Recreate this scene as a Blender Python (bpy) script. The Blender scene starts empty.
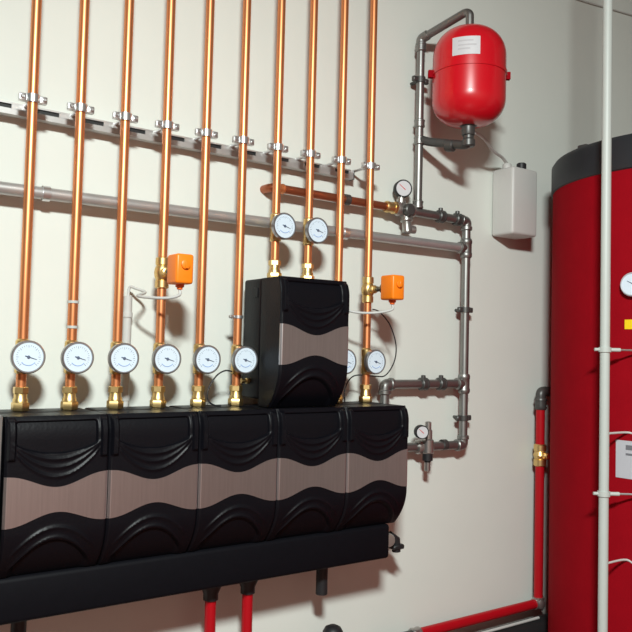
import bpy, bmesh, math, random
from mathutils import Vector, Matrix
random.seed(4)
S = bpy.context.scene
COL = S.collection
PI = math.pi

# ------------------------------------------------------------------ materials
def mat(name, col, rough=.5, metal=0., spec=.5, noise=0., nscale=30., bump=0., stretch=None, coat=0.):
    m = bpy.data.materials.new(name); m.use_nodes = True
    nt = m.node_tree; b = nt.nodes['Principled BSDF']
    b.inputs['Roughness'].default_value = rough
    b.inputs['Metallic'].default_value = metal
    b.inputs['Specular IOR Level'].default_value = spec
    b.inputs['Coat Weight'].default_value = coat
    b.inputs['Base Color'].default_value = (*col, 1)
    if noise or bump:
        tc = nt.nodes.new('ShaderNodeTexCoord')
        mp = nt.nodes.new('ShaderNodeMapping')
        if stretch: mp.inputs['Scale'].default_value = stretch
        nz = nt.nodes.new('ShaderNodeTexNoise'); nz.inputs['Scale'].default_value = nscale
        nz.inputs['Detail'].default_value = 4
        nt.links.new(tc.outputs['Object'], mp.inputs['Vector'])
        nt.links.new(mp.outputs['Vector'], nz.inputs['Vector'])
        if noise:
            mx = nt.nodes.new('ShaderNodeMix'); mx.data_type = 'RGBA'
            mx.inputs[6].default_value = (*[max(0, c*(1-noise)) for c in col], 1)
            mx.inputs[7].default_value = (*[min(1, c*(1+noise)) for c in col], 1)
            nt.links.new(nz.outputs['Fac'], mx.inputs[0])
            nt.links.new(mx.outputs[2], b.inputs['Base Color'])
        if bump:
            bp = nt.nodes.new('ShaderNodeBump'); bp.inputs['Strength'].default_value = bump
            bp.inputs['Distance'].default_value = .004
            nt.links.new(nz.outputs['Fac'], bp.inputs['Height'])
            nt.links.new(bp.outputs['Normal'], b.inputs['Normal'])
    return m

M = {
 'wall':   mat('painted_plaster', (.745, .765, .71), .75, noise=.03, nscale=6, bump=.08),
 'room':   mat('room_plaster', (.20, .15, .13), .8, noise=.03, nscale=5),
 'brown':  mat('brown_room_plaster', (.40, .25, .205), .8, noise=.05, nscale=4),
 'floor':  mat('red_floor_paint', (.15, .048, .034), .45, noise=.12, nscale=3),
 'copper': mat('copper', (.84, .325, .135), .40, .85, noise=.16, nscale=9, stretch=(3, 3, .6)),
 'shadecu':  mat('shaded_copper', (.40, .125, .06), .40, .8, noise=.2, nscale=9),  # copper with shadow and dark reflections put into its colour
 'brass':  mat('brass', (.86, .62, .27), .38, 1., noise=.1, nscale=30),
 'steel':  mat('galvanised_steel', (.30, .295, .285), .42, .9, noise=.22, nscale=22),
 'galv':   mat('weathered_zinc_pipe', (.52, .51, .50), .42, .65, noise=.15, nscale=18),
 'zinc':   mat('zinc_plated', (.72, .72, .72), .32, .9, noise=.1, nscale=40),
 'dsteel': mat('dark_steel', (.10, .098, .095), .42, .6, noise=.2, nscale=30),
 'rubber_and_shade': mat('black_rubber_and_shade', (.012, .012, .013), .6),
 'epp':    mat('black_foam_shell', (.003, .003, .005), .42, spec=.22, noise=.25, nscale=140, bump=.12),
 'shell':  mat('manifold_insulation', (.004, .004, .006), .6, spec=.12, noise=.2, nscale=60),
 'band':   mat('brushed_grey_band', (.60, .57, .575), .30, .95, noise=.12, nscale=16, stretch=(14, 1, .6)),
 'bezel':  mat('gauge_bezel', (.42, .42, .43), .3, .85, noise=.08, nscale=30),
 'dial':   mat('gauge_dial', (.70, .80, .90), .3, spec=.5, noise=.03, nscale=30),
 'mark':   mat('dial_marking', (.10, .13, .20), .5),
 'blue':   mat('dial_blue_arc', (.30, .44, .75), .5),
 'redmk':  mat('dial_red_marking', (.70, .10, .10), .5),
 'orange': mat('orange_plastic', (1.0, .235, .008), .38, noise=.03, nscale=20),
 'orange2':mat('deep_orange_plastic', (.85, .13, .01), .4),
 'pvc':    mat('grey_pvc', (.56, .56, .54), .5, noise=.04, nscale=20),
 'white':  mat('white_pvc', (.52, .55, .52), .45, noise=.03, nscale=20),
 'cable':  mat('grey_cable_and_highlight', (.55, .55, .53), .5, noise=.04, nscale=30),
 'black':  mat('black_plastic', (.014, .014, .016), .5),
 'vessel': mat('red_enamel', (.62, .005, .014), .30, coat=.5, noise=.05, nscale=6),
 'tank':   mat('dark_red_jacket', (.30, .003, .009), .8, spec=.06, noise=.10, nscale=14, bump=.05),
 'lid':    mat('black_lid', (.016, .018, .022), .5, noise=.2, nscale=25),
 'redp':   mat('red_painted_pipe', (.43, .004, .010), .4, spec=.3, noise=.06, nscale=10),
 'label':  mat('paper_label', (.62, .61, .63), .5, noise=.03, nscale=20),
 'label2': mat('grey_white_label', (.50, .50, .54), .5, noise=.03, nscale=20),
 'print':  mat('label_print', (.16, .16, .18), .6),
 'fprint': mat('faded_print', (.52, .50, .52), .6),
 'yellow': mat('yellow_sticker', (.90, .62, .01), .45, noise=.03, nscale=20),
 'hdpe':   mat('white_polythene', (.60, .585, .56), .42, noise=.04, nscale=10),
 'valve':  mat('nickel_valve', (.46, .44, .42), .32, .85, noise=.15, nscale=25),
}

# ------------------------------------------------------------------ shapes
def bmn(): return bmesh.new()

def tube(bm, pts, r, seg=18, caps=True):
    pts = [Vector(p) for p in pts]
    n = len(pts)
    rr = r if isinstance(r, (list, tuple)) else [r]*n
    T = []
    for i in range(n):
        a = pts[min(i+1, n-1)] - pts[max(i-1, 0)]
        T.append(a.normalized())
    ref = Vector((0, 0, 1)) if abs(T[0].z) < .9 else Vector((0, 1, 0))
    N = T[0].cross(ref).normalized()
    rings = []
    for i in range(n):
        N = (N - T[i]*N.dot(T[i])).normalized()
        B = T[i].cross(N)
        rings.append([bm.verts.new(pts[i] + (N*math.cos(2*PI*k/seg) + B*math.sin(2*PI*k/seg))*rr[i]) for k in range(seg)])
    for i in range(n-1):
        for k in range(seg):
            bm.faces.new((rings[i][k], rings[i][(k+1) % seg], rings[i+1][(k+1) % seg], rings[i+1][k]))
    if caps:
        bm.faces.new(rings[0][::-1]); bm.faces.new(rings[-1])
    return bm

def fillet(pts, rad, n=7):
    pts = [Vector(p) for p in pts]; out = [pts[0]]
    for i in range(1, len(pts)-1):
        a, b, c = pts[i-1], pts[i], pts[i+1]
        d1 = (a-b); d2 = (c-b)
        k = min(rad, d1.length*.49, d2.length*.49)
        p, q = b + d1.normalized()*k, b + d2.normalized()*k
        for j in range(n+1):
            t = j/n
            out.append(p*(1-t)**2 + b*2*t*(1-t) + q*t*t)
    out.append(pts[-1]); return out

def smooth(pts, n=8):
    P = [Vector(p) for p in pts]; out = []
    for i in range(len(P)-1):
        p0, p1, p2, p3 = P[max(i-1, 0)], P[i], P[i+1], P[min(i+2, len(P)-1)]
        for j in range(n):
            t = j/n
            out.append(.5*((2*p1) + (p2-p0)*t + (2*p0-5*p1+4*p2-p3)*t*t + (3*p1-p0-3*p2+p3)*t**3))
    out.append(P[-1]); return out

def lathe(bm, o, axis, prof, seg=28):
    """prof: list of (radius, distance along axis)"""
    o = Vector(o); ax = Vector(axis).normalized()
    ref = Vector((0, 0, 1)) if abs(ax.z) < .9 else Vector((1, 0, 0))
    N = ax.cross(ref).normalized(); B = ax.cross(N)
    rings = []
    for r, h in prof:
        if r < 1e-6: rings.append([bm.verts.new(o + ax*h)])
        else: rings.append([bm.verts.new(o + ax*h + (N*math.cos(2*PI*k/seg) + B*math.sin(2*PI*k/seg))*r) for k in range(seg)])
    for a, b in zip(rings, rings[1:]):
        for k in range(seg):
            k2 = (k+1) % seg
            if len(a) == 1 and len(b) == 1: continue
            if len(a) == 1: bm.faces.new((a[0], b[k2], b[k]))
            elif len(b) == 1: bm.faces.new((a[k], a[k2], b[0]))
            else: bm.faces.new((a[k], a[k2], b[k2], b[k]))
    if len(rings[0]) > 1: bm.faces.new(rings[0][::-1])
    if len(rings[-1]) > 1: bm.faces.new(rings[-1])
    return bm

def box(bm, lo, hi, bev=0., seg=2):
    t = bmesh.new()
    bmesh.ops.create_cube(t, size=1)
    for v in t.verts:
        v.co = Vector([lo[i] + (v.co[i]+.5)*(hi[i]-lo[i]) for i in range(3)])
    if bev: bmesh.ops.bevel(t, geom=t.edges[:], offset=bev, segments=seg, profile=.5, affect='EDGES')
    add(bm, t); return bm

def add(bm, t, mtx=None):
    if mtx is not None: bmesh.ops.transform(t, matrix=mtx, verts=t.verts)
    me = bpy.data.meshes.new('tmp'); t.to_mesh(me); t.free()
    bm.from_mesh(me); bpy.data.meshes.remove(me)

def hexnut(bm, o, axis, r, h):
    lathe(bm, o, axis, [(r*.9, 0), (r, h*.12), (r, h*.88), (r*.9, h)], seg=6)

# ------------------------------------------------------------------ objects
def world_off(p):
    v = Vector((0, 0, 0))
    while p is not None:
        v += p.location; p = p.parent
    return v

def obj(name, bm, m, parent=None, base=None, sharp=38, label=None):
    """shapes are given in world coordinates; the mesh is stored about its thing's base"""
    bmesh.ops.recalc_face_normals(bm, faces=bm.faces[:])
    off = world_off(parent) if parent is not None else Vector(base or (0, 0, 0))
    bmesh.ops.translate(bm, vec=-off, verts=bm.verts[:])
    me = bpy.data.meshes.new(name); bm.to_mesh(me); bm.free()
    me.materials.append(m)
    for p in me.polygons: p.use_smooth = True
    me.set_sharp_from_angle(angle=math.radians(sharp))
    o = bpy.data.objects.new(name, me); COL.objects.link(o)
    if parent is not None: o.parent = parent
    else: o.location = off
    if label: o['label'] = label
    return o

def tag(o, label, cat, group=None):
    o['label'] = label; o['category'] = cat
    if group: o['group'] = group
    return o

def thing(name, loc, label, cat, group=None):
    o = bpy.data.objects.new(name, None); COL.objects.link(o)
    o.empty_display_size = .05
    o.location = loc
    return tag(o, label, cat, group)

def dup(root, loc, label):
    r = root.copy(); COL.objects.link(r); r.location = loc; r['label'] = label
    for ch in list(root.children):
        c = ch.copy(); COL.objects.link(c); c.parent = r
        for g in list(ch.children):
            d = g.copy(); COL.objects.link(d); d.parent = c
    return r

def struct(name, bm, m):
    o = obj(name, bm, m); o['kind'] = 'structure'; return o

# ------------------------------------------------------------------ the room
X0, X1, YF, ZC = -3.0, 2.96, -4.2, 3.35
struct('wall_back', box(bmn(), (X0-.1, 0, 0), (X1+.1, .1, ZC)), M['wall'])
struct('wall_right', box(bmn(), (X1, YF, 0), (X1+.1, 0, ZC)), M['room'])
struct('wall_left', box(bmn(), (X0-.1, YF, 0), (X0, 0, ZC)), M['room'])
struct('wall_front', box(bmn(), (X0-.1, YF-.1, 0), (X1+.1, YF, ZC)), M['brown'])
struct('floor', box(bmn(), (X0-.1, YF-.1, -.1), (X1+.1, .1, 0)), M['floor'])
struct('ceiling', box(bmn(), (X0-.1, YF-.1, ZC), (X1+.1, .1, ZC+.1)), M['room'])

# ------------------------------------------------------------------ pump groups
UW, UH = .25, .388
YB, YFRT = -.05, -.28
def bump_(u): return .5-.5*math.cos(2*PI*u)
def t_top(u): return .142 + .031*bump_(u)**1.15
def t_bot(u): return .258 - .029*bump_(u)**1.15
def recede(t):
    y = 0.
    if t < .05: y += .016*((.05-t)/.05)**2
    if t > .27: y += .058*((t-.27)/(UH-.27))**2
    return y
def g(x, w): return math.exp(-(x/w)**2)
def sst(a, b, x):
    x = min(1, max(0, (x-a)/(b-a))); return x*x*(3-2*x)
def relief(u, t):
    """height of the moulded pattern (metres, towards the room)"""
    e = min(u, 1-u); h = 0.
    h -= .005*(1-sst(0, .022, e))
    q = (u-.49)/.40
    if t < t_top(u):
        strip = sst(.015, .03, e)*(1-sst(.075, .095, e))*sst(.004, .012, t)*(1-sst(.098, .106, t))
        h += .008*strip
        # sunken hand-hold panel with a curved lower lip
        lip = .092 - .024*q*q
        inside = sst(-.40, -.365, -abs(u-.49))*sst(.010, .020, t)*(1-sst(lip-.006, lip, t))
        h -= .014*inside
        for c, k in ((.104, .036), (.124, .050), (.146, .060)):
            cc = c - k*q*q
            if abs(q) < 1.15: h += .0036*g(t-cc, .0045)*sst(-1.15, -.85, -abs(q))
    elif t > t_bot(u):
        for c, k, a in ((.268, .060, .005), (.292, .075, .005)):
            cc = c + k*q*q
            if abs(q) < 1.05: h += .8*a*g(t-cc, .005)*sst(-1.05, -.8, -abs(q))
        h -= .007*sst(.297+.075*q*q, .305+.075*q*q, t)*sst(0, .2, 1-abs(q))
    return h

NU = 120
def grid(bm, t0, t1, nt, off, W=UW-.002):
    rows = []
    for j in range(nt+1):
        row = []
        for i in range(NU+1):
            u = i/NU
            a, b = t0(u), t1(u)
            t = a + (b-a)*j/nt
            eps = 1e-5
            tt = t + (eps if j == 0 else (-eps if j == nt else 0))
            y = YFRT + recede(t) - relief(u, tt) + off
            row.append(bm.verts.new((.001+u*W, y, UH-t)))
        rows.append(row)
    for a, b in zip(rows, rows[1:]):
        for i in range(NU): bm.faces.new((a[i], a[i+1], b[i+1], b[i]))
    return rows

def shell_sides(bm, yf, yb, ins):
    """closed hull behind the front: sides follow the front's curved profile"""
    n = 20; L = []; R = []; Lb = []; Rb = []
    for j in range(n+1):
        t = UH*j/n
        y = yf(t)
        z = UH-t
        z = min(max(z, ins), UH-ins)
        L.append(bm.verts.new((ins, y, z))); R.append(bm.verts.new((UW-ins, y, z)))
        Lb.append(bm.verts.new((ins, yb, z))); Rb.append(bm.verts.new((UW-ins, yb, z)))
    for j in range(n):
        bm.faces.new((L[j], L[j+1], Lb[j+1], Lb[j])); bm.faces.new((R[j], Rb[j], Rb[j+1], R[j+1]))
        bm.faces.new((L[j], R[j], R[j+1], L[j+1])); bm.faces.new((Lb[j], Lb[j+1], Rb[j+1], Rb[j]))
    bm.faces.new((L[0], Lb[0], Rb[0], R[0])); bm.faces.new((L[n], R[n], Rb[n], Lb[n]))

def make_group(loc, label, grp):
    r = thing('pump_group', (0, 0, 0), label, 'pump group', grp)
    b = bmn(); box(b, (.003, -.158, .02), (UW-.003, YB, UH), .008, 3)
    box(b, (.0005, -.14, .33), (.004, -.115, .36), .001, 1)
    obj('rear_shell', b, M['epp'], r)
    b = bmn()
    shell_sides(b, lambda t: min(YFRT + recede(t) + .0075, -.17), -.162, .0012)
    grid(b, lambda u: 0., t_top, 72, 0)
    grid(b, t_bot, lambda u: UH, 64, 0)
    obj('front_cover', b, M['epp'], r)
    b = bmn()
    rows = grid(b, lambda u: t_top(u)-.002, lambda u: t_bot(u)+.002, 8, -.0012)
    ext = bmesh.ops.extrude_face_region(b, geom=b.faces[:])
    bmesh.ops.translate(b, vec=(0, .004, 0), verts=[v for v in ext['geom'] if isinstance(v, bmesh.types.BMVert)])
    obj('wave_band', b, M['band'], r)
    r.location = loc
    return r

ZU = 1.282-UH
GL = ['black pump group housing at the left end of the row, cut by the frame',
      'black pump group housing below the first orange actuator, second in the row',
      'black pump group housing in the middle of the lower row of five',
      'black pump group housing directly beneath the single raised pump group',
      'black pump group housing at the right end of the lower row']
g0 = None
for k in range(5):
    loc = (-.008+.25*k, 0, ZU)
    g0 = make_group(loc, GL[k], 'pump groups in the lower row') if k == 0 else (dup(g0, loc, GL[k]) and g0)
up = dup(g0, (.738, -.002, 1.2835), 'single raised black pump group stacked on top of the row, with grey wavy band')
up['group'] = 'pump group above the row'
b = bmn(); lathe(b, (.738, -.098, 1.356), (-1, 0, 0), [(.009, -.002), (.009, .006), (.006, .007), (.006, .018), (.008, .019), (.008, .024), (0, .025)], 12)
obj('brass_plug', b, M['brass'], up, label='small brass plug on the left side')

b = bmn(); box(b, (-.022, -.268, .93), (-.0125, -.0, 1.285), .002, 1); box(b, (-.06, -.006, .93), (-.0125, 0, 1.285), .002, 1)
tag(obj('mounting_bracket', b, M['steel'], base=(-.02, -.01, .93)), 'grey steel bracket plate at the left side of the leftmost pump group', 'bracket')

# ------------------------------------------------------------------ manifold under the row
mf = thing('manifold', (.6, 0, .80), 'long black insulated manifold bar running beneath the row of pump groups', 'manifold')
b = bmn(); box(b, (-.30, -.225, .780), (1.218, -.06, ZU-.002), .012, 3); obj('insulation_shell', b, M['shell'], mf)
for X, z1 in ((.616, .745), (.740, .742)):
    b = bmn(); lathe(b, (X, -.13, .787), (0, 0, -1), [(.036, 0), (.036, .018), (.022, .05), (.022, .068)], 22); obj('reducer', b, M['black'], mf)
for X, z1 in ((1.014, .672), (.076, .70)):
    b = bmn(); lathe(b, (X, -.13, .787), (0, 0, -1), [(.024, 0), (.024, .02), (.019, .022), (.019, .787-z1)], 20); obj('capped_stub', b, M['black'], mf)
b = bmn(); lathe(b, (1.10, -.15, .783), (0, 0, -1), [(.022, 0), (.02, .012), (.01, .02), (0, .021)], 16); obj('drain_plug', b, M['black'], mf)
dv = thing('drain_valve', (1.25, -.13, .80), 'small dark drain valve with pale cap at the right end of the manifold', 'valve')
b = bmn(); tube(b, [(1.219, -.14, .822), (1.265, -.14, .822)], .018); hexnut(b, (1.236, -.14, .822), (1, 0, 0), .025, .014)
obj('valve_body', b, M['dsteel'], dv)
b = bmn(); lathe(b, (1.268, -.140, .822), (-.35, -1, 0), [(.018, -.02), (.021, 0), (.023, .032), (.021, .038), (0, .039)], 18); obj('cap', b, M['valve'], dv, label='pale metal cap')
b = bmn(); tube(b, [(1.284, -.14, .83), (1.312, -.145, .812), (1.314, -.145, .772)], .015); box(b, (1.288, -.165, .782), (1.336, -.13, .798), .004, 1); obj('lever', b, M['black'], dv)

for X, z1, wh in ((.616, .741, 'left one of the two'), (.740, .741, 'right one of the two')):
    b = bmn(); tube(b, [(X, -.13, .7185), (X, -.13, 0)], .0165, 20)
    tag(obj('supply_pipe', b, M['redp'], base=(X, -.13, 0)), 'red painted pipe dropping from the manifold, '+wh, 'pipe', 'red pipes under the manifold')

pc = thing('capped_pipe', (1.085, -.1, 0), 'black rounded pipe cap at the bottom edge, on the wall below the pumps', 'pipe')
b = bmn(); tube(b, [(1.085, -.1, 0), (1.085, -.1, .51)], .019); obj('pipe', b, M['black'], pc)
b = bmn(); lathe(b, (1.085, -.1, .50), (0, 0, 1), [(.03, 0), (.034, .01), (.034, .03), (.026, .044), (.012, .051), (0, .052)], 22); obj('cap', b, M['black'], pc)

# ------------------------------------------------------------------ rail and clamps
RY = -.044
rl = thing('mounting_rail', (.45, 0, 2.04), 'slotted galvanised wall rail carrying the copper pipes', 'rail')
def tilt(bm):      # the rail hangs a little out of level
    for v in bm.verts: v.co.z += .010-.005*v.co.x
    return bm
b = bmn(); xa, xb = -.35, 1.17
box(b, (xa, -.024, 2.056), (xb, -.018, 2.084)); box(b, (xa, RY+.003, 2.054), (xb, -.018, 2.058)); box(b, (xa, RY+.003, 2.082), (xb, -.018, 2.086))
box(b, (xa, RY, 2.054), (xb, RY+.004, 2.0695)); box(b, (xa, RY, 2.0815), (xb, RY+.004, 2.086))
for k in range(-4, 10):
    X = .06+.125*k
    if X-.035 > xa: box(b, (X-.035, RY, 2.069), (min(X+.030, xb), RY+.004, 2.082))
obj('channel', tilt(b), M['galv'], rl)
b = bmn(); box(b, (xa+.002, RY+.006, 2.0595), (xb-.002, -.0255, 2.0815)); obj('slot_shade_strip', tilt(b), M['rubber_and_shade'], rl, label='black strip standing in for the shade inside the slots')  # black strip added to give the slots their shade
b = bmn(); box(b, (xb, RY-.001, 2.053), (xb+.004, -.016, 2.087), .001, 1); obj('end_cap', tilt(b), M['black'], rl)
for X in (-.2, .5, 1.13):
    b = bmn(); box(b, (X-.02, -.0181, 2.056), (X+.02, 0, 2.084)); obj('standoff', tilt(b), M['zinc'], rl)

PX = [.06+.125*k for k in range(10)]
ORD = ['first', 'second', 'third', 'fourth', 'fifth', 'sixth', 'seventh', 'eighth', 'ninth', 'tenth']
PY = -.12
def make_clamp(loc, label):
    r = thing('pipe_clamp', (0, 0, 0), label, 'clamp', 'pipe clamps along the rail')
    b = bmn()
    lathe_ring(b, (0, 0, 0), .0130, .0185, .021)
    obj('ring', b, M['zinc'], r)
    for s in (-1, 1):
        b = bmn(); box(b, (s*.026-.010, -.008, -.010), (s*.026+.010, .008, .010), .003, 2)
        obj('lug', b, M['zinc'], r)
        b = bmn(); lathe(b, (s*.028, -.007, 0), (0, -1, 0), [(.005, 0), (.005, .004), (.003, .006)], 10); obj('screw', b, M['zinc'], r)
    b = bmn(); tube(b, [(0, .018, 0), (0, .1195, 0)], .005, 12); hexnut(b, (0, .020, 0), (0, 1, 0), .010, .012); obj('threaded_rod', b, M['zinc'], r)
    r.location = loc
    return r
def lathe_ring(bm, o, ri, ro, h, seg=24, axis=(0, 0, 1)):
    o = Vector(o)
    ax = Vector(axis).normalized(); ref = Vector((0, 0, 1)) if abs(ax.z) < .9 else Vector((1, 0, 0))
    N = ax.cross(ref).normalized(); B = ax.cross(N)
    R = []
    for r, z in ((ri, -h/2), (ro, -h/2), (ro, h/2), (ri, h/2)):
        R.append([bm.verts.new(o + ax*z + (N*math.cos(2*PI*k/seg) + B*math.sin(2*PI*k/seg))*r) for k in range(seg)])
    for i in range(4):
        a, c = R[i], R[(i+1) % 4]
        for k in range(seg): bm.faces.new((a[k], a[(k+1) % seg], c[(k+1) % seg], c[k]))
c0 = None
for k, X in enumerate(PX):
    z = 2.092 - (.016*X)*.0
    lb = 'zinc clamp on the rail holding the %s copper pipe from the left' % ORD[k]
    if k == 9: lb = 'zinc clamp just past the rail end holding the rightmost copper pipe'
    c0 = make_clamp((X, PY, z), lb) if k == 0 else (dup(c0, (X, PY, z), lb) and c0)

# ------------------------------------------------------------------ copper risers with thermometers
R_ = .0128
def riser(k, zb, label, pocket_z=1.425):
    X = PX[k]
    r = thing('copper_pipe', (X, PY, zb), label, 'pipe', 'vertical copper pipes')
    b = bmn(); tube(b, [(X, PY, zb+.02), (X, PY, ZC-.001)], R_, 24); obj('pipe_run', b, M['copper'], r)
    b = bmn()
    hexnut(b, (X, PY, zb+.001), (0, 0, 1), .023, .022)
    lathe(b, (X, PY, zb+.02), (0, 0, 1), [(.019, 0), (.019, .010), (.0165, .014), (.0165, .030)], 22)
    hexnut(b, (X, PY, zb+.044), (0, 0, 1), .0195, .018)
    obj('base_fitting', b, M['brass'], r)
    b = bmn(); lathe(b, (X, PY, pocket_z-.045), (0, 0, 1), [(.0131, 0), (.0175, .004), (.0180, .022), (.0165, .025), (.0165, .062), (.0180, .065), (.0175, .085), (.0131, .09)], 22)
    lathe(b, (X, PY-.012, pocket_z), (0, -1, 0), [(.010, 0), (.010, .012), (.008, .013), (.008, .0155)], 16)
    obj('thermometer_pocket', b, M['brass'], r)
    return r

def zone_valve(r, X, z):
    b = bmn(); lathe(b, (X, PY, z-.045), (0, 0, 1), [(.0150, 0), (.0195, .003), (.0195, .022), (.017, .024), (.021, .032), (.023, .045), (.021, .058), (.017, .066), (.0195, .068), (.0195, .087), (.0150, .09)], 22)
    lathe(b, (X, PY-.015, z), (0, -1, 0), [(.014, 0), (.014, .022), (.010, .024), (.010, .034)], 16)
    obj('valve_body', b, M['brass'], r)

def band_clip(r, X, z, m, name='band'):
    b = bmn(); lathe_ring(b, (X, PY, z), R_-.0002, R_+.0022, .007); obj(name, b, m, r)

RL = ['copper pipe rising at the far left of the row, nearest the frame edge',
      'copper pipe with two pale bands above its dial, second from the left',
      'copper pipe just left of the white conduit, third from the left',
      'copper pipe passing behind the left orange actuator',
      'copper pipe just right of the left orange actuator, fifth from the left',
      'copper pipe with a small ring clamp left of the raised pump group',
      'copper pipe entering the raised pump group at its left',
      'copper pipe entering the raised pump group at its right',
      'copper pipe running down behind the raised pump group',
      'copper pipe at the right end, with the right orange actuator']
ris = []
for k in range(10):
    ris.append(riser(k, 1.673 if k in (6, 7) else 1.282, RL[k], 1.838 if k in (6, 7) else 1.422))
ZV = 1.666
zone_valve(ris[3], PX[3], ZV); zone_valve(ris[9], PX[9], ZV)
band_clip(ris[1], PX[1], 1.569, M['white']); band_clip(ris[1], PX[1], 1.502, M['white'])
b = bmn(); lathe_ring(b, (PX[5], PY, 1.551), R_-.0002, R_+.003, .009); box(b, (PX[5]-.03, PY-.006, 1.546), (PX[5]-.015, PY+.006, 1.556), .002, 1)
obj('ring_clamp', b, M['zinc'], ris[5])

GR = .042
def make_gauge(loc, label):
    r = thing('thermometer', (0, 0, 0), label, 'thermometer', 'round dial thermometers on the pipes')
    b = bmn(); lathe(b, (0, .014, 0), (0, -1, 0), [(.012, 0), (.030, .001), (GR-.003, .004), (GR, .007), (GR, .020), (GR-.002, .0225), (GR-.0045, .0225), (GR-.006, .0195)], 40)
    obj('case', b, M['bezel'], r)
    b = bmn(); lathe(b, (0, -.005, 0), (0, -1, 0), [(GR-.0055, -.001), (GR-.0055, .0008), (0, .0008)], 36); dd = obj('dial', b, M['dial'], r)
    b = bmn()
    for i in range(25):
        a = math.radians(-225 + 270*i/24)*-1 + PI
        a = math.radians(225-270*i/24); l = .006 if i % 4 == 0 else .003
        t = bmesh.new(); bmesh.ops.create_cube(t, size=1)
        for v in t.verts: v.co = Vector((v.co.x*l + .030 - l/2, v.co.y*.0004, v.co.z*.0008))
        add(b, t, Matrix.Translation((0, -.0062, 0)) @ Matrix.Rotation(-a, 4, 'Y'))
    obj('scale_marks', b, M['mark'], dd)
    b = bmn(); tube(b, [(-.022*math.cos(.5*PI*j/9*1.2-2.3)*-1 if False else .021*math.cos(-2.45+1.75*j/11), -.0060, .021*math.sin(-2.45+1.75*j/11)) for j in range(12)], .0011, 6)
    obj('blue_arc', b, M['blue'], dd)
    b = bmn(); tube(b, [(-.008, -.0072, .003), (.020, -.0072, -.006)], [.0014, .0006], 6); obj('needle', b, M['mark'], r)
    b = bmn(); lathe(b, (0, -.0055, 0), (0, -1, 0), [(.004, 0), (.004, .0025), (0, .003)], 14); obj('hub', b, M['mark'], r)
    r.location = loc
    return r
TL = ['round dial thermometer on the far-left copper pipe',
      'round dial thermometer on the second copper pipe, below two pale bands',
      'round dial thermometer beside the white conduit on the third copper pipe',
      'round dial thermometer below the left orange actuator',
      'round dial thermometer on the fifth copper pipe, right of the one under the left actuator',
      'round dial thermometer immediately at the lower left of the raised pump group',
      'round dial thermometer above the raised pump group, left of the pair',
      'round dial thermometer above the raised pump group, right of the pair',
      'round dial thermometer half hidden behind the right side of the raised pump group',
      'round dial thermometer beneath the right orange actuator']
GX = [.065, .191, .316, .441, .565, .695-.008, .820, .941, 1.098-.028, 1.195]
q0 = None
for k in range(10):
    loc = (PX[k]+.004, PY-.042, 1.838 if k in (6, 7) else 1.4215)
    q0 = make_gauge(loc, TL[k]) if k == 0 else (dup(q0, loc, TL[k]) and q0)

# ------------------------------------------------------------------ orange actuators, conduit, cables
def make_act(loc, label):
    r = thing('valve_actuator', (0, 0, 0), label, 'actuator', 'orange valve actuators')
    b = bmn(); box(b, (-.0255, -.036, -.040), (.0255, .030, .041), .007, 3); obj('housing', b, M['orange'], r)
    b = bmn(); lathe(b, (0, -.0355, .012), (0, -1, 0), [(.013, 0), (.013, .006), (.010, .0075), (0, .0075)], 18); box(b, (-.003, -.046, .001), (.003, -.036, .023), .001, 1); obj('knob', b, M['orange'], r)
    b = bmn(); lathe(b, (0, -.004, -.040), (0, 0, -1), [(.012, -.001), (.012, .007), (.008, .009), (.008, .014)], 14); obj('cable_gland', b, M['orange2'], r)
    b = bmn(); tube(b, [(0, .029, 0), (0, .0735-.0005, 0)], .0085, 14); hexnut(b, (0, .036, 0), (0, 1, 0), .015, .016); obj('stem', b, M['dsteel'], r)
    r.location = loc
    return r
a0 = make_act((PX[3]-.002, PY-.1235, ZV), 'orange valve actuator on the fourth copper pipe, at the left')
dup(a0, (PX[9]+.002, PY-.1235, ZV), 'orange valve actuator on the rightmost copper pipe, beside the raised pump group')

b = bmn(); ax = PX[3]-.002; ay = PY-.1275
tube(b, smooth([(ax, ay, ZV-.055), (ax-.002, ay, ZV-.070), (ax-.03, ay+.03, ZV-.078), (ax-.075, -.14, ZV-.072), (.40, -.085, 1.610), (.385, -.05, 1.622), (.374, -.032, 1.626), (.370, -.030, 1.600)]), .0042, 10)
tag(obj('cable', b, M['cable'], base=(ax, ay, ZV-.06)), 'grey cable from the left orange actuator to the white conduit', 'cable')
cd = thing('conduit', (.373, -.018, 1.24), 'pale grey conduit on the wall between the third and fourth copper pipes', 'conduit')
b = bmn(); tube(b, [(.370, -.030, 1.10), (.370, -.030, 1.600)], .0125, 18); obj('tube', b, M['pvc'], cd)
for z in (1.305, 1.545):
    b = bmn(); lathe_ring(b, (.370, -.030, z), .0125, .0152, .014); box(b, (.362, -.020, z-.007), (.378, 0, z+.007)); obj('clip', b, M['pvc'], cd)
b = bmn(); ax = PX[9]+.002
tube(b, smooth([(ax, ay, ZV-.055), (ax-.003, ay, ZV-.072), (ax-.045, ay+.04, ZV-.083), (ax-.11, -.17, ZV-.080), (1.05, -.085, 1.62), (1.02, -.05, 1.58), (1.02, -.04, 1.45)]), .0042, 10)
tag(obj('cable', b, M['cable'], base=(ax, ay, ZV-.06)), 'grey cable from the right orange actuator running behind the raised pump group', 'cable')
b = bmn(); tube(b, smooth([(1.204, -.125, 1.60), (1.235, -.125, 1.592), (1.278, -.13, 1.549), (1.307, -.13, 1.481), (1.300, -.13, 1.421), (1.262, -.13, 1.375), (1.215, -.13, 1.372), (1.15, -.10, 1.372), (1.12, -.09, 1.33), (1.12, -.09, 1.2825)]), .0022, 8)
tag(obj('sensor_wire', b, M['black'], base=(1.2, -.125, 1.6)), 'thin dark wire looping round the thermometer below the right actuator', 'wire')
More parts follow.
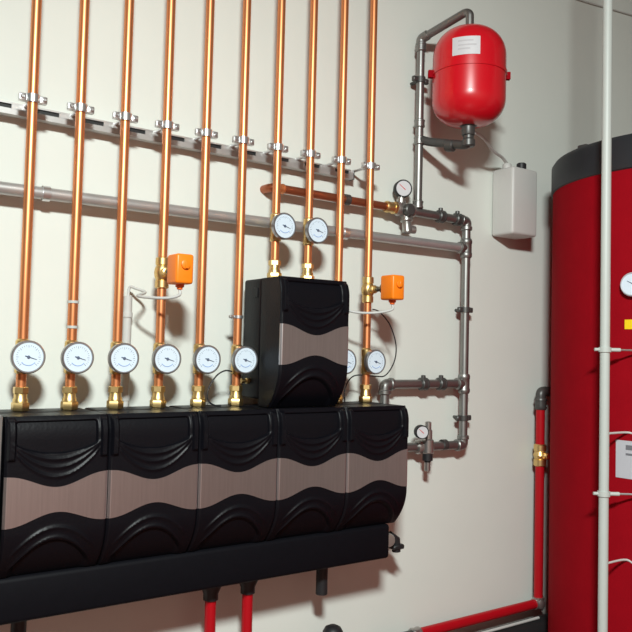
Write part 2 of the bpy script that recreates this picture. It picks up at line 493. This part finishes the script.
b = bmn(); tube(b, smooth([(.665, -.128, 1.386), (.64, -.13, 1.388), (.612, -.13, 1.372), (.588, -.13, 1.335), (.586, -.13, 1.305), (.605, -.13, 1.2875), (.630, -.13, 1.284)]), .0024, 8)
tag(obj('sensor_wire', b, M['black'], base=(.665, -.128, 1.386)), 'thin black wire curling down left of the raised pump group', 'wire')

# ------------------------------------------------------------------ horizontal pipes on the wall
SY = -.052
def coupling(bm, o, axis, r, h):
    lathe(bm, Vector(o)-Vector(axis).normalized()*h/2, axis, [(r*.86, 0), (r, h*.1), (r, h*.24), (r*.93, h*.27), (r*.93, h*.73), (r, h*.76), (r, h*.9), (r*.86, h)], 22)

hp = thing('steel_pipe', (.7, SY, 1.858), 'long galvanised steel pipe running horizontally behind the copper pipes', 'pipe')
b = bmn(); tube(b, [(-.6, SY, 1.860), (1.70, SY, 1.866)], .0172, 22); obj('pipe_run', b, M['galv'], hp)
for X in (.12, 1.13):
    b = bmn(); lathe_ring(b, (X, SY, 1.862), .0168, .021, .02, axis=(1, 0, 0)); tube(b, [(X, SY+.018, 1.862), (X, 0, 1.862)], .006, 10); obj('clamp', b, M['zinc'], hp)

ch = thing('copper_header', (1.05, SY, 1.98), 'darker horizontal copper pipe behind the four rightmost copper pipes', 'pipe')
b = bmn(); tube(b, fillet([(.832, -.001, 1.981), (.832, SY, 1.981), (1.335, SY, 1.979)], .03), .0142, 20); obj('pipe_run', b, M['shadecu'], ch)
b = bmn(); coupling(b, (.862, SY, 1.981), (1, 0, 0), .0168, .035); obj('elbow_socket', b, M['copper'], ch)
b = bmn(); coupling(b, (1.335, SY, 1.979), (1, 0, 0), .021, .05); hexnut(b, (1.345, SY, 1.979), (1, 0, 0), .024, .02); obj('brass_union', b, M['brass'], ch)
b = bmn(); lathe_ring(b, (1.135, SY, 1.98), .0140, .019, .022, axis=(1, 0, 0)); tube(b, [(1.135, SY+.017, 1.98), (1.135, 0, 1.98)], .006, 10); obj('clamp', b, M['dsteel'], ch)

sp = thing('steel_pipework', (1.72, SY, 1.1), 'grey steel pipework at the right, running along, down and back to the pump row', 'pipework')
VX = 1.722
b = bmn()
tube(b, fillet([(1.44, SY, 1.977), (VX, SY, 1.973), (VX, SY, 1.105), (1.325, SY, 1.112)], .035), .0165, 22)
tube(b, fillet([(VX-.01, SY, 1.340), (1.325, SY, 1.340), (1.325, SY, .86)], .035), .0165, 22)
obj('pipe_run', b, M['steel'], sp)
for X, z in ((1.583, 1.975), (1.672, 1.974), (1.510, 1.340), (1.600, 1.340)):
    b = bmn(); coupling(b, (X, SY, z), (1, 0, 0), .024, .032); lathe(b, (X, SY, z+.015), (0, 0, 1), [(.009, 0), (.009, .016), (.006, .018), (0, .018)], 12); obj('union', b, M['dsteel'], sp, label='dark union fitting')
for (X, z) in ((VX, 1.973), (VX, 1.105), (1.325, 1.340)):
    b = bmn(); sx = -1 if X > 1.5 else 1; sz = 1 if z < 1.2 else -1
    lathe(b, (X+sx*.020, SY, z), (sx, 0, 0), [(.020, 0), (.023, .003), (.023, .014), (.020, .017)], 20)
    lathe(b, (X, SY, z+sz*.020), (0, 0, sz), [(.020, 0), (.023, .003), (.023, .014), (.020, .017)], 20)
    tube(b, fillet([(X+sx*.026, SY, z), (X, SY, z), (X, SY, z+sz*.026)], .024), .0195, 18)
    obj('elbow', b, M['steel'], sp)
for z in (1.866, 1.340):
    b = bmn(); coupling(b, (VX, SY, z), (0, 0, 1), .0235, .075); lathe(b, (VX-.008, SY, z), (-1, 0, 0), [(.019, 0), (.019, .012), (.023, .015), (.023, .030), (.019, .033)], 20); obj('tee', b, M['steel'], sp)
for z in (1.626, 1.208):
    b = bmn(); lathe_ring(b, (VX, SY, z), .0160, .0205, .02)
    for s in (-1, 1): box(b, (VX+s*.028-.010, SY-.008, z-.010), (VX+s*.028+.010, SY+.008, z+.010), .003, 1)
    tube(b, [(VX, SY+.019, z), (VX, 0, z)], .006, 10); obj('clamp', b, M['dsteel'], sp)
for X in (1.40, 1.62):
    b = bmn(); lathe_ring(b, (X, SY, 1.110), .0160, .0205, .02, axis=(1, 0, 0)); tube(b, [(X, SY+.019, 1.110), (X, 0, 1.110)], .006, 10); obj('clamp', b, M['dsteel'], sp)

vp = thing('vessel_feed_pipe', (1.467, SY, 1.99), 'grey steel pipe climbing the wall to the red expansion vessel', 'pipe')
b = bmn(); tube(b, fillet([(1.467, SY, 2.0), (1.467, SY, 2.632), (1.480, -.09, 2.645), (1.527, -.222, 2.690), (1.530, -.24, 2.68), (1.530, -.24, 2.622)], .022, 5), .0150, 18); obj('pipe_run', b, M['steel'], vp)
b = bmn(); coupling(b, (1.467, SY, 2.60), (0, 0, 1), .0205, .035); tube(b, fillet([(1.467, SY, 2.612), (1.467, SY, 2.632), (1.476, -.08, 2.642)], .02), .0185, 16); obj('elbow', b, M['steel'], vp)
for z in (2.005, 2.31, 2.245):
    b = bmn(); coupling(b, (1.467, SY, z), (0, 0, 1), .0205, .03); obj('coupling', b, M['steel'], vp)
b = bmn(); lathe_ring(b, (1.467, SY, 2.475), .0148, .0195, .022)
for s in (-1, 1): box(b, (1.467+s*.028-.010, SY-.008, 2.465), (1.467+s*.028+.010, SY+.008, 2.485), .003, 1)
tube(b, [(1.467, SY+.018, 2.475), (1.467, 0, 2.475)], .006, 10); obj('clamp', b, M['dsteel'], vp)
b = bmn(); tube(b, fillet([(1.467, SY, 2.252), (1.485, -.09, 2.236), (1.525, -.22, 2.205), (1.533, -.24, 2.205), (1.533, -.24, 2.240)], .02, 5), .0160, 16)
lathe(b, (1.533, -.24, 2.195), (0, 0, 1), [(.018, 0), (.024, .004), (.024, .024), (.019, .03), (.019, .045)], 18); lathe(b, (1.505, -.155, 2.212), (.28, -.95, -.13), [(.018, 0), (.022, .004), (.022, .03), (.018, .034)], 16)
obj('branch', b, M['dsteel'], vp, label='dark branch pipe into the underside of the vessel')

# expansion vessel
EX, EY = 1.531, -.24
ev = thing('expansion_vessel', (EX, EY, 2.25), 'glossy red expansion vessel with white label, high on the wall', 'expansion vessel')
def prof(z0, z1, r, dome, top):
    P = []
    n = 12
    if not top:
        for i in range(n+1):
            a = PI/2*i/n; P.append((r*math.sin(a)**.80, z0+dome*(1-math.cos(a))))
        P.append((r, z1))
    else:
        P.append((r, z0))
        for i in range(n+1):
            a = PI/2*i/n; P.append((r*math.cos(a)**.80 if i < n else 0, z1-dome+dome*math.sin(a)))
    return P
VR = .130
b = bmn(); lathe(b, (EX, EY, 0), (0, 0, 1), prof(2.268, 2.450, VR, .095, False)+[(VR-.004, 2.452), (VR-.004, 2.458), (VR, 2.460)]+prof(2.460, 2.626, VR, .11, True)[1:], 56); obj('body', b, M['vessel'], ev)
b = bmn(); lathe(b, (EX, EY, 2.448), (0, 0, 1), [(VR-.002, 0), (VR+.0035, .001), (VR+.0035, .013), (VR-.002, .014)], 56)
obj('seam_ring', b, M['vessel'], ev)
for s in (-1, 1):
    b = bmn(); d = Vector((.80*s, -.55*s, 0)).normalized(); c = Vector((EX, EY, 2.455)) + d*(VR+.006)
    t = bmesh.new(); bmesh.ops.create_cube(t, size=1)
    for v in t.verts: v.co = Vector((v.co.x*.022, v.co.y*.018, v.co.z*.026))
    add(b, t, Matrix.Translation(c) @ Matrix.Rotation(math.atan2(d.y, d.x), 4, 'Z'))
    obj('lug', b, M['tank'], ev, label='dark red lug on the seam')
b = bmn()
def curved_patch(bm, cx, cy, r, a0, a1, z0, z1, n=10, th=.0008):
    q = [[], [], [], []]
    for i in range(n+1):
        a = a0+(a1-a0)*i/n
        for j, (rr, z) in enumerate(((r, z0), (r, z1), (r+th, z1), (r+th, z0))): q[j].append(bm.verts.new((cx+rr*math.cos(a), cy+rr*math.sin(a), z)))
    for i in range(n):
        for j in range(4): bm.faces.new((q[j][i], q[j][i+1], q[(j+1) % 4][i+1], q[(j+1) % 4][i]))
    bm.faces.new([q[j][0] for j in range(4)]); bm.faces.new([q[j][-1] for j in range(4)][::-1])
ca = math.atan2(-2.161-EY, -.4316-EX)
curved_patch(b, EX, EY, VR+.0003, ca-.46, ca+.28, 2.482, 2.545); lab = obj('label', b, M['label'], ev, label='white rectangular sticker')
b = bmn()
for i, z in enumerate((2.528, 2.513, 2.500)): curved_patch(b, EX, EY, VR+.0012, ca-.30, ca+(.10, .18, .02)[i], z, z+.005, 8, .0003)
obj('label_lines', b, M['fprint'], lab)
b = bmn(); lathe(b, (EX, EY, 2.236), (0, 0, 1), [(.022, 0), (.024, .004), (.024, .030), (.032, .034), (.032, .045)], 20); obj('nozzle', b, M['dsteel'], ev)

# ------------------------------------------------------------------ white container and hose
wb = thing('collecting_container', (1.96, -.08, 1.925), 'white plastic container hung on the wall between the red vessel and the tank', 'container')
b = bmn(); box(b, (1.912, -.118, 1.938), (2.062, -.004, 2.212), .012, 4); obj('body', b, M['hdpe'], wb)
b = bmn(); lathe(b, (1.938, -.062, 2.210), (0, 0, 1), [(.018, 0), (.018, .018), (.015, .022), (0, .022)], 18); obj('spout', b, M['hdpe'], wb)
b = bmn(); lathe(b, (2.025, -.062, 2.210), (0, 0, 1), [(.014, 0), (.014, .008), (.020, .010), (.020, .034), (.016, .038), (0, .038)], 18); obj('cap', b, M['black'], wb, label='small dark screw cap')
b = bmn(); tube(b, smooth([(1.562, -.23, 2.248), (1.60, -.215, 2.262), (1.68, -.18, 2.262), (1.78, -.13, 2.246), (1.88, -.085, 2.246), (1.93, -.064, 2.236), (1.938, -.062, 2.2325)]), .0062, 10)
tag(obj('drain_hose', b, M['pvc'], base=(1.56, -.23, 2.25)), 'thin grey hose from the red vessel to the white container', 'hose')

# ------------------------------------------------------------------ safety valve with pressure gauge
sv = thing('safety_valve', (1.385, SY, 1.9), 'nickel safety valve on the pipe joint with a small pressure gauge on top', 'valve')
b = bmn(); coupling(b, (1.40, SY, 1.978), (1, 0, 0), .027, .085)
lathe(b, (1.385, SY, 1.995), (0, 0, 1), [(.017, 0), (.017, .02), (.011, .022), (.011, .036)], 16)
lathe(b, (1.405, SY-.004, 1.965), (0, -.15, -1), [(.020, 0), (.023, .01), (.023, .03), (.016, .034), (.018, .05), (.018, .072), (.012, .076)], 18)
lathe(b, (1.405, SY-.01, 1.905), (1, -.3, 0), [(.012, 0), (.014, .02), (.014, .034), (.009, .036)], 14)
obj('valve_body', b, M['valve'], sv)
b = bmn(); lathe(b, (1.395, SY-.02, 1.972), (0, -1, 0), [(.020, 0), (.022, .004), (.022, .022), (.018, .026), (0, .027)], 20); obj('cap', b, M['dsteel'], sv)
def small_gauge(root, c, ax, r, m_case, face):
    ax = Vector(ax).normalized(); c = Vector(c)
    b = bmn(); lathe(b, c, ax, [(r*.6, -.026), (r, -.022), (r, 0), (r*.94, .003), (r*.86, .003), (r*.84, .0005)], 28); o = obj('gauge_case', b, m_case, root)
    b = bmn(); lathe(b, c, ax, [(r*.85, -.002), (r*.85, .001), (0, .001)], 28); d = obj('gauge_dial', b, face, o)
    t = ax.cross(Vector((0, 0, 1))).normalized(); u = t.cross(ax)
    b = bmn(); p = c+ax*.0016; tube(b, [p-t*r*.2-u*r*.15, p+t*r*.5+u*r*.45], [.0016, .0010], 6); obj('gauge_needle', b, M['redmk'], o, label='red needle')
small_gauge(sv, (1.385, SY-.012, 2.053), (-.42, -1, -.02), .033, M['black'], M['label'])

fv = thing('filling_valve', (1.50, SY, 1.06), 'grey filling valve with a small dial, right of the lower pump row', 'valve')
b = bmn(); coupling(b, (1.515, SY, 1.109), (1, 0, 0), .027, .07)
lathe(b, (1.520, SY-.02, 1.085), (0, 0, 1), [(.018, 0), (.022, .004), (.022, .05), (.016, .055), (.016, .085), (.012, .09), (.012, .115), (.007, .118)], 18)
obj('valve_body', b, M['valve'], fv)
b = bmn(); lathe(b, (1.520, SY-.02, 1.088), (0, 0, -1), [(.019, 0), (.019, .028), (.012, .03), (.012, .034)], 16); obj('handle', b, M['black'], fv)
b = bmn(); lathe(b, (1.520, SY-.02, 1.053), (0, 0, -1), [(.011, 0), (.011, .03), (.008, .032)], 14); obj('drain_nozzle', b, M['valve'], fv)
b = bmn(); tube(b, [(1.505, SY-.02, 1.165), (1.462, SY-.045, 1.165)], .009, 12); obj('gauge_stem', b, M['valve'], fv)
small_gauge(fv, (1.455, SY-.06, 1.170), (-.42, -1, 0), .025, M['black'], M['label'])

# ------------------------------------------------------------------ buffer tank
TX, TY, TR = 2.372, -.585, .50
tk = thing('buffer_tank', (TX, TY, 0), 'tall dark red insulated buffer tank with black lid, at the right', 'tank')
b = bmn(); lathe(b, (TX, TY, 0), (0, 0, 1), [(TR-.02, 0), (TR, .02), (TR, 2.105)], 96); obj('jacket', b, M['tank'], tk)
b = bmn(); lathe(b, (TX, TY, 2.095), (0, 0, 1), [(TR+.001, 0), (TR+.006, .004), (TR+.006, .105), (TR-.004, .120), (TR-.05, .126), (0, .128)], 96); obj('lid', b, M['lid'], tk)
def tp(a, r, z): return Vector((TX+r*math.cos(a), TY+r*math.sin(a), z))
a = math.radians(160.5)
b = bmn(); box(b, tp(a, TR-.04, 2.200)-Vector((.02, .02, 0)), tp(a, TR-.04, 2.232)+Vector((.02, .02, 0)), .006, 2); obj('lid_clip', b, M['dsteel'], tk)
b = bmn(); curved_patch(b, TX, TY, TR+.0006, math.radians(186.4), math.radians(200), 1.552, 1.584, 8); obj('yellow_sticker', b, M['yellow'], tk, label='small yellow sticker')
b = bmn(); curved_patch(b, TX, TY, TR+.0006, math.radians(183.2), math.radians(205), 1.055, 1.180, 14); wl = obj('white_label', b, M['label2'], tk, label='white rectangular label')
b = bmn(); curved_patch(b, TX, TY, TR+.0016, math.radians(187.2), math.radians(201), 1.150, 1.166, 10, .0004); curved_patch(b, TX, TY, TR+.0016, math.radians(187.2), math.radians(197), 1.132, 1.139, 8, .0004); obj('print_lines', b, M['print'], wl)
tg = thing('tank_thermometer', tuple(tp(math.radians(190.2), TR, 1.70)), 'white round thermometer on the tank front, cut by the right frame edge', 'thermometer')
a = math.radians(190.2); ax = Vector((math.cos(a), math.sin(a), 0))
b = bmn(); lathe(b, tp(a, TR, 1.70), ax, [(.012, .0005), (.036, .004), (.040, .010), (.040, .022), (.037, .025), (.034, .023)], 32); obj('case', b, M['label2'], tg)
b = bmn(); lathe(b, tp(a, TR, 1.70), ax, [(.0345, .02), (.0345, .0238), (0, .0238)], 30); obj('dial', b, M['dial'], tg)
b = bmn(); t_ = ax.cross(Vector((0, 0, 1))); p = tp(a, TR+.0246, 1.70); tube(b, [p-t_*.006, p+t_*.016+Vector((0, 0, .012))], [.0015, .0008], 6); obj('needle', b, M['mark'], tg)

# white standpipe in front of the tank
WX, WY = 1.772, -.637
wp = thing('standpipe', (WX, WY, 0), 'white vertical plastic pipe standing in front of the red tank', 'pipe')
b = bmn(); tube(b, [(WX, WY, 0), (WX, WY, ZC-.001)], .0155, 22); obj('pipe_run', b, M['white'], wp)
for z in (1.481, 1.012):
    b = bmn(); lathe_ring(b, (WX, WY, z), .0155, .0200, .016)
    dirv = (tp(math.radians(203), TR, z)-Vector((WX, WY, z))).normalized(); sd = Vector((.567, -.824, 0))
    side = Vector((.824, -.567, 0))
    c = Vector((WX, WY, z))
    tube(b, [c-side*.034, c-side*.018], .0055, 10); tube(b, [c+side*.018, c+side*.050], .0065, 10)
    cl = obj('clamp', b, M['white'], wp)
    e = tp(math.radians(206), TR-.001, z)
    b = bmn(); tube(b, fillet([c+side*.046, c+side*.105, e], .02), .0035, 8); obj('bracket_rod', b, M['zinc'], wp)
for z0, z1, lb in ((1.208, 1.214, 'thin pale cable above the white label of the tank'), (.790, .745, 'thin pale twisted cable low on the tank')):
    pts = [(WX+.013, WY-.010, z0)]
    for i in range(7):
        aa = math.radians(188+4.5*i); pts.append(tuple(tp(aa, TR+.0045, z0+(z1-z0)*min(1, i/4) - .012*math.sin(min(1, i/5)*PI))))
    b = bmn(); tube(b, smooth(pts, 6), .0036, 8)
    tag(obj('cable', b, M['cable'], base=pts[0]), lb, 'cable')

# ------------------------------------------------------------------ red pipes at the lower right
rp = thing('red_pipe', (2.166, -.06, .432), 'red painted pipe running vertically on the wall left of the tank', 'pipe')
b = bmn(); tube(b, [(2.166, -.06, .455), (2.166, -.06, 1.235)], .0185, 22); obj('pipe_run', b, M['redp'], rp)
b = bmn(); coupling(b, (2.166, -.06, 1.255), (0, 0, 1), .025, .05); tube(b, fillet([(2.166, -.06, 1.27), (2.166, -.06, 1.305), (2.27, -.06, 1.305)], .03), .021, 18); obj('elbow', b, M['dsteel'], rp)
b = bmn(); lathe(b, (2.166, -.06, 0.995), (0, 0, 1), [(.021, 0), (.026, .004), (.026, .028), (.022, .03), (.028, .045), (.022, .062), (.026, .064), (.026, .088), (.021, .092)], 20)
lathe(b, (2.166, -.082, 1.041), (-.3, -1, 0), [(.014, 0), (.014, .02), (.010, .022), (.010, .03)], 14); obj('ball_valve', b, M['brass'], rp)
rh = thing('red_pipe', (1.8, -.06, .432), 'red painted pipe running horizontally low on the wall towards the tank', 'pipe')
b = bmn(); tube(b, [(1.50, -.06, .432), (2.145, -.06, .432)], .0185, 22); obj('pipe_run', b, M['redp'], rh)
b = bmn(); tube(b, fillet([(2.140, -.06, .432), (2.166, -.06, .432), (2.166, -.06, .456)], .022), .0215, 18); lathe(b, (2.166, -.06, .432), (0, 0, 1), [(.021, .012), (.025, .014), (.025, .026)], 20); lathe(b, (2.166, -.06, .432), (-.3, -1, 0), [(.018, .005), (.018, .025), (.012, .028)], 14); obj('elbow', b, M['valve'], rh, label='bare metal elbow')
b = bmn(); coupling(b, (1.488, -.06, .432), (1, 0, 0), .025, .04); obj('coupling', b, M['valve'], rh, label='bare metal coupling')
b = bmn(); tube(b, [(1.30, -.06, .432), (1.47, -.06, .432)], .0185, 20); obj('pipe_extension', b, M['dsteel'], rh)
bp = thing('insulated_pipe', (1.9, -.085, .33), 'black insulated pipe beneath the low red pipe', 'pipe')
b = bmn(); tube(b, [(1.45, -.085, .335), (2.24, -.085, .335)], .052, 26); obj('insulation', b, M['rubber_and_shade'], bp)
b = bmn(); tube(b, [(1.60, -.100, .3925), (2.12, -.100, .3925)], .0055, 8); obj('highlight_strip', b, M['cable'], bp)  # pale strip added as the highlight line along the black pipe

b = bmn(); tube(b, smooth([(2.30, -.008, 3.075), (2.5, -.008, 3.088), (2.7, -.008, 3.108), (2.95, -.008, 3.133)]), .0035, 8)
tag(obj('wall_cable', b, M['hdpe'], base=(2.3, -.008, 3.08)), 'faint grey cable along the top of the wall above the tank', 'cable')

# ------------------------------------------------------------------ light
def area(name, loc, target, sx, sy, power, col):
    l = bpy.data.lights.new(name, 'AREA'); l.shape = 'RECTANGLE'; l.size = sx; l.size_y = sy; l.energy = power; l.color = col
    o = bpy.data.objects.new(name, l); COL.objects.link(o); o.location = loc
    o.rotation_euler = (Vector(target)-Vector(loc)).to_track_quat('-Z', 'Y').to_euler()
    o['kind'] = 'helper'
    return o
area('ceiling_lamp', (-.56, -2.65, 2.88), (-.56+.44, -2.65+.17, 2.88-.88), .45, .20, 132, (.915, .995, .965))

w = bpy.data.worlds.new('World'); S.world = w; w.use_nodes = True
w.node_tree.nodes['Background'].inputs[0].default_value = (.02, .018, .016, 1)

# ------------------------------------------------------------------ camera
cam = bpy.data.cameras.new('camera'); co = bpy.data.objects.new('camera', cam); COL.objects.link(co)
cam.sensor_fit = 'HORIZONTAL'; cam.sensor_width = 36; cam.lens = 36*762.0/632
cam.clip_start = .02
yaw, pit, rol = .60258, .04355, .02471
fw = Vector((math.sin(yaw)*math.cos(pit), math.cos(yaw)*math.cos(pit), math.sin(pit)))
r0 = Vector((math.cos(yaw), -math.sin(yaw), 0)); u0 = r0.cross(fw)
Rv = r0*math.cos(rol)+u0*math.sin(rol); Uv = -r0*math.sin(rol)+u0*math.cos(rol)
co.matrix_world = Matrix(((Rv.x, Uv.x, -fw.x, -.4316), (Rv.y, Uv.y, -fw.y, -2.1611), (Rv.z, Uv.z, -fw.z, 1.4590), (0, 0, 0, 1)))
S.camera = co

S.view_settings.view_transform = 'Standard'; S.view_settings.look = 'None'
S.view_settings.gamma = 1; S.view_settings.use_curve_mapping = False
S.view_settings.exposure = .44
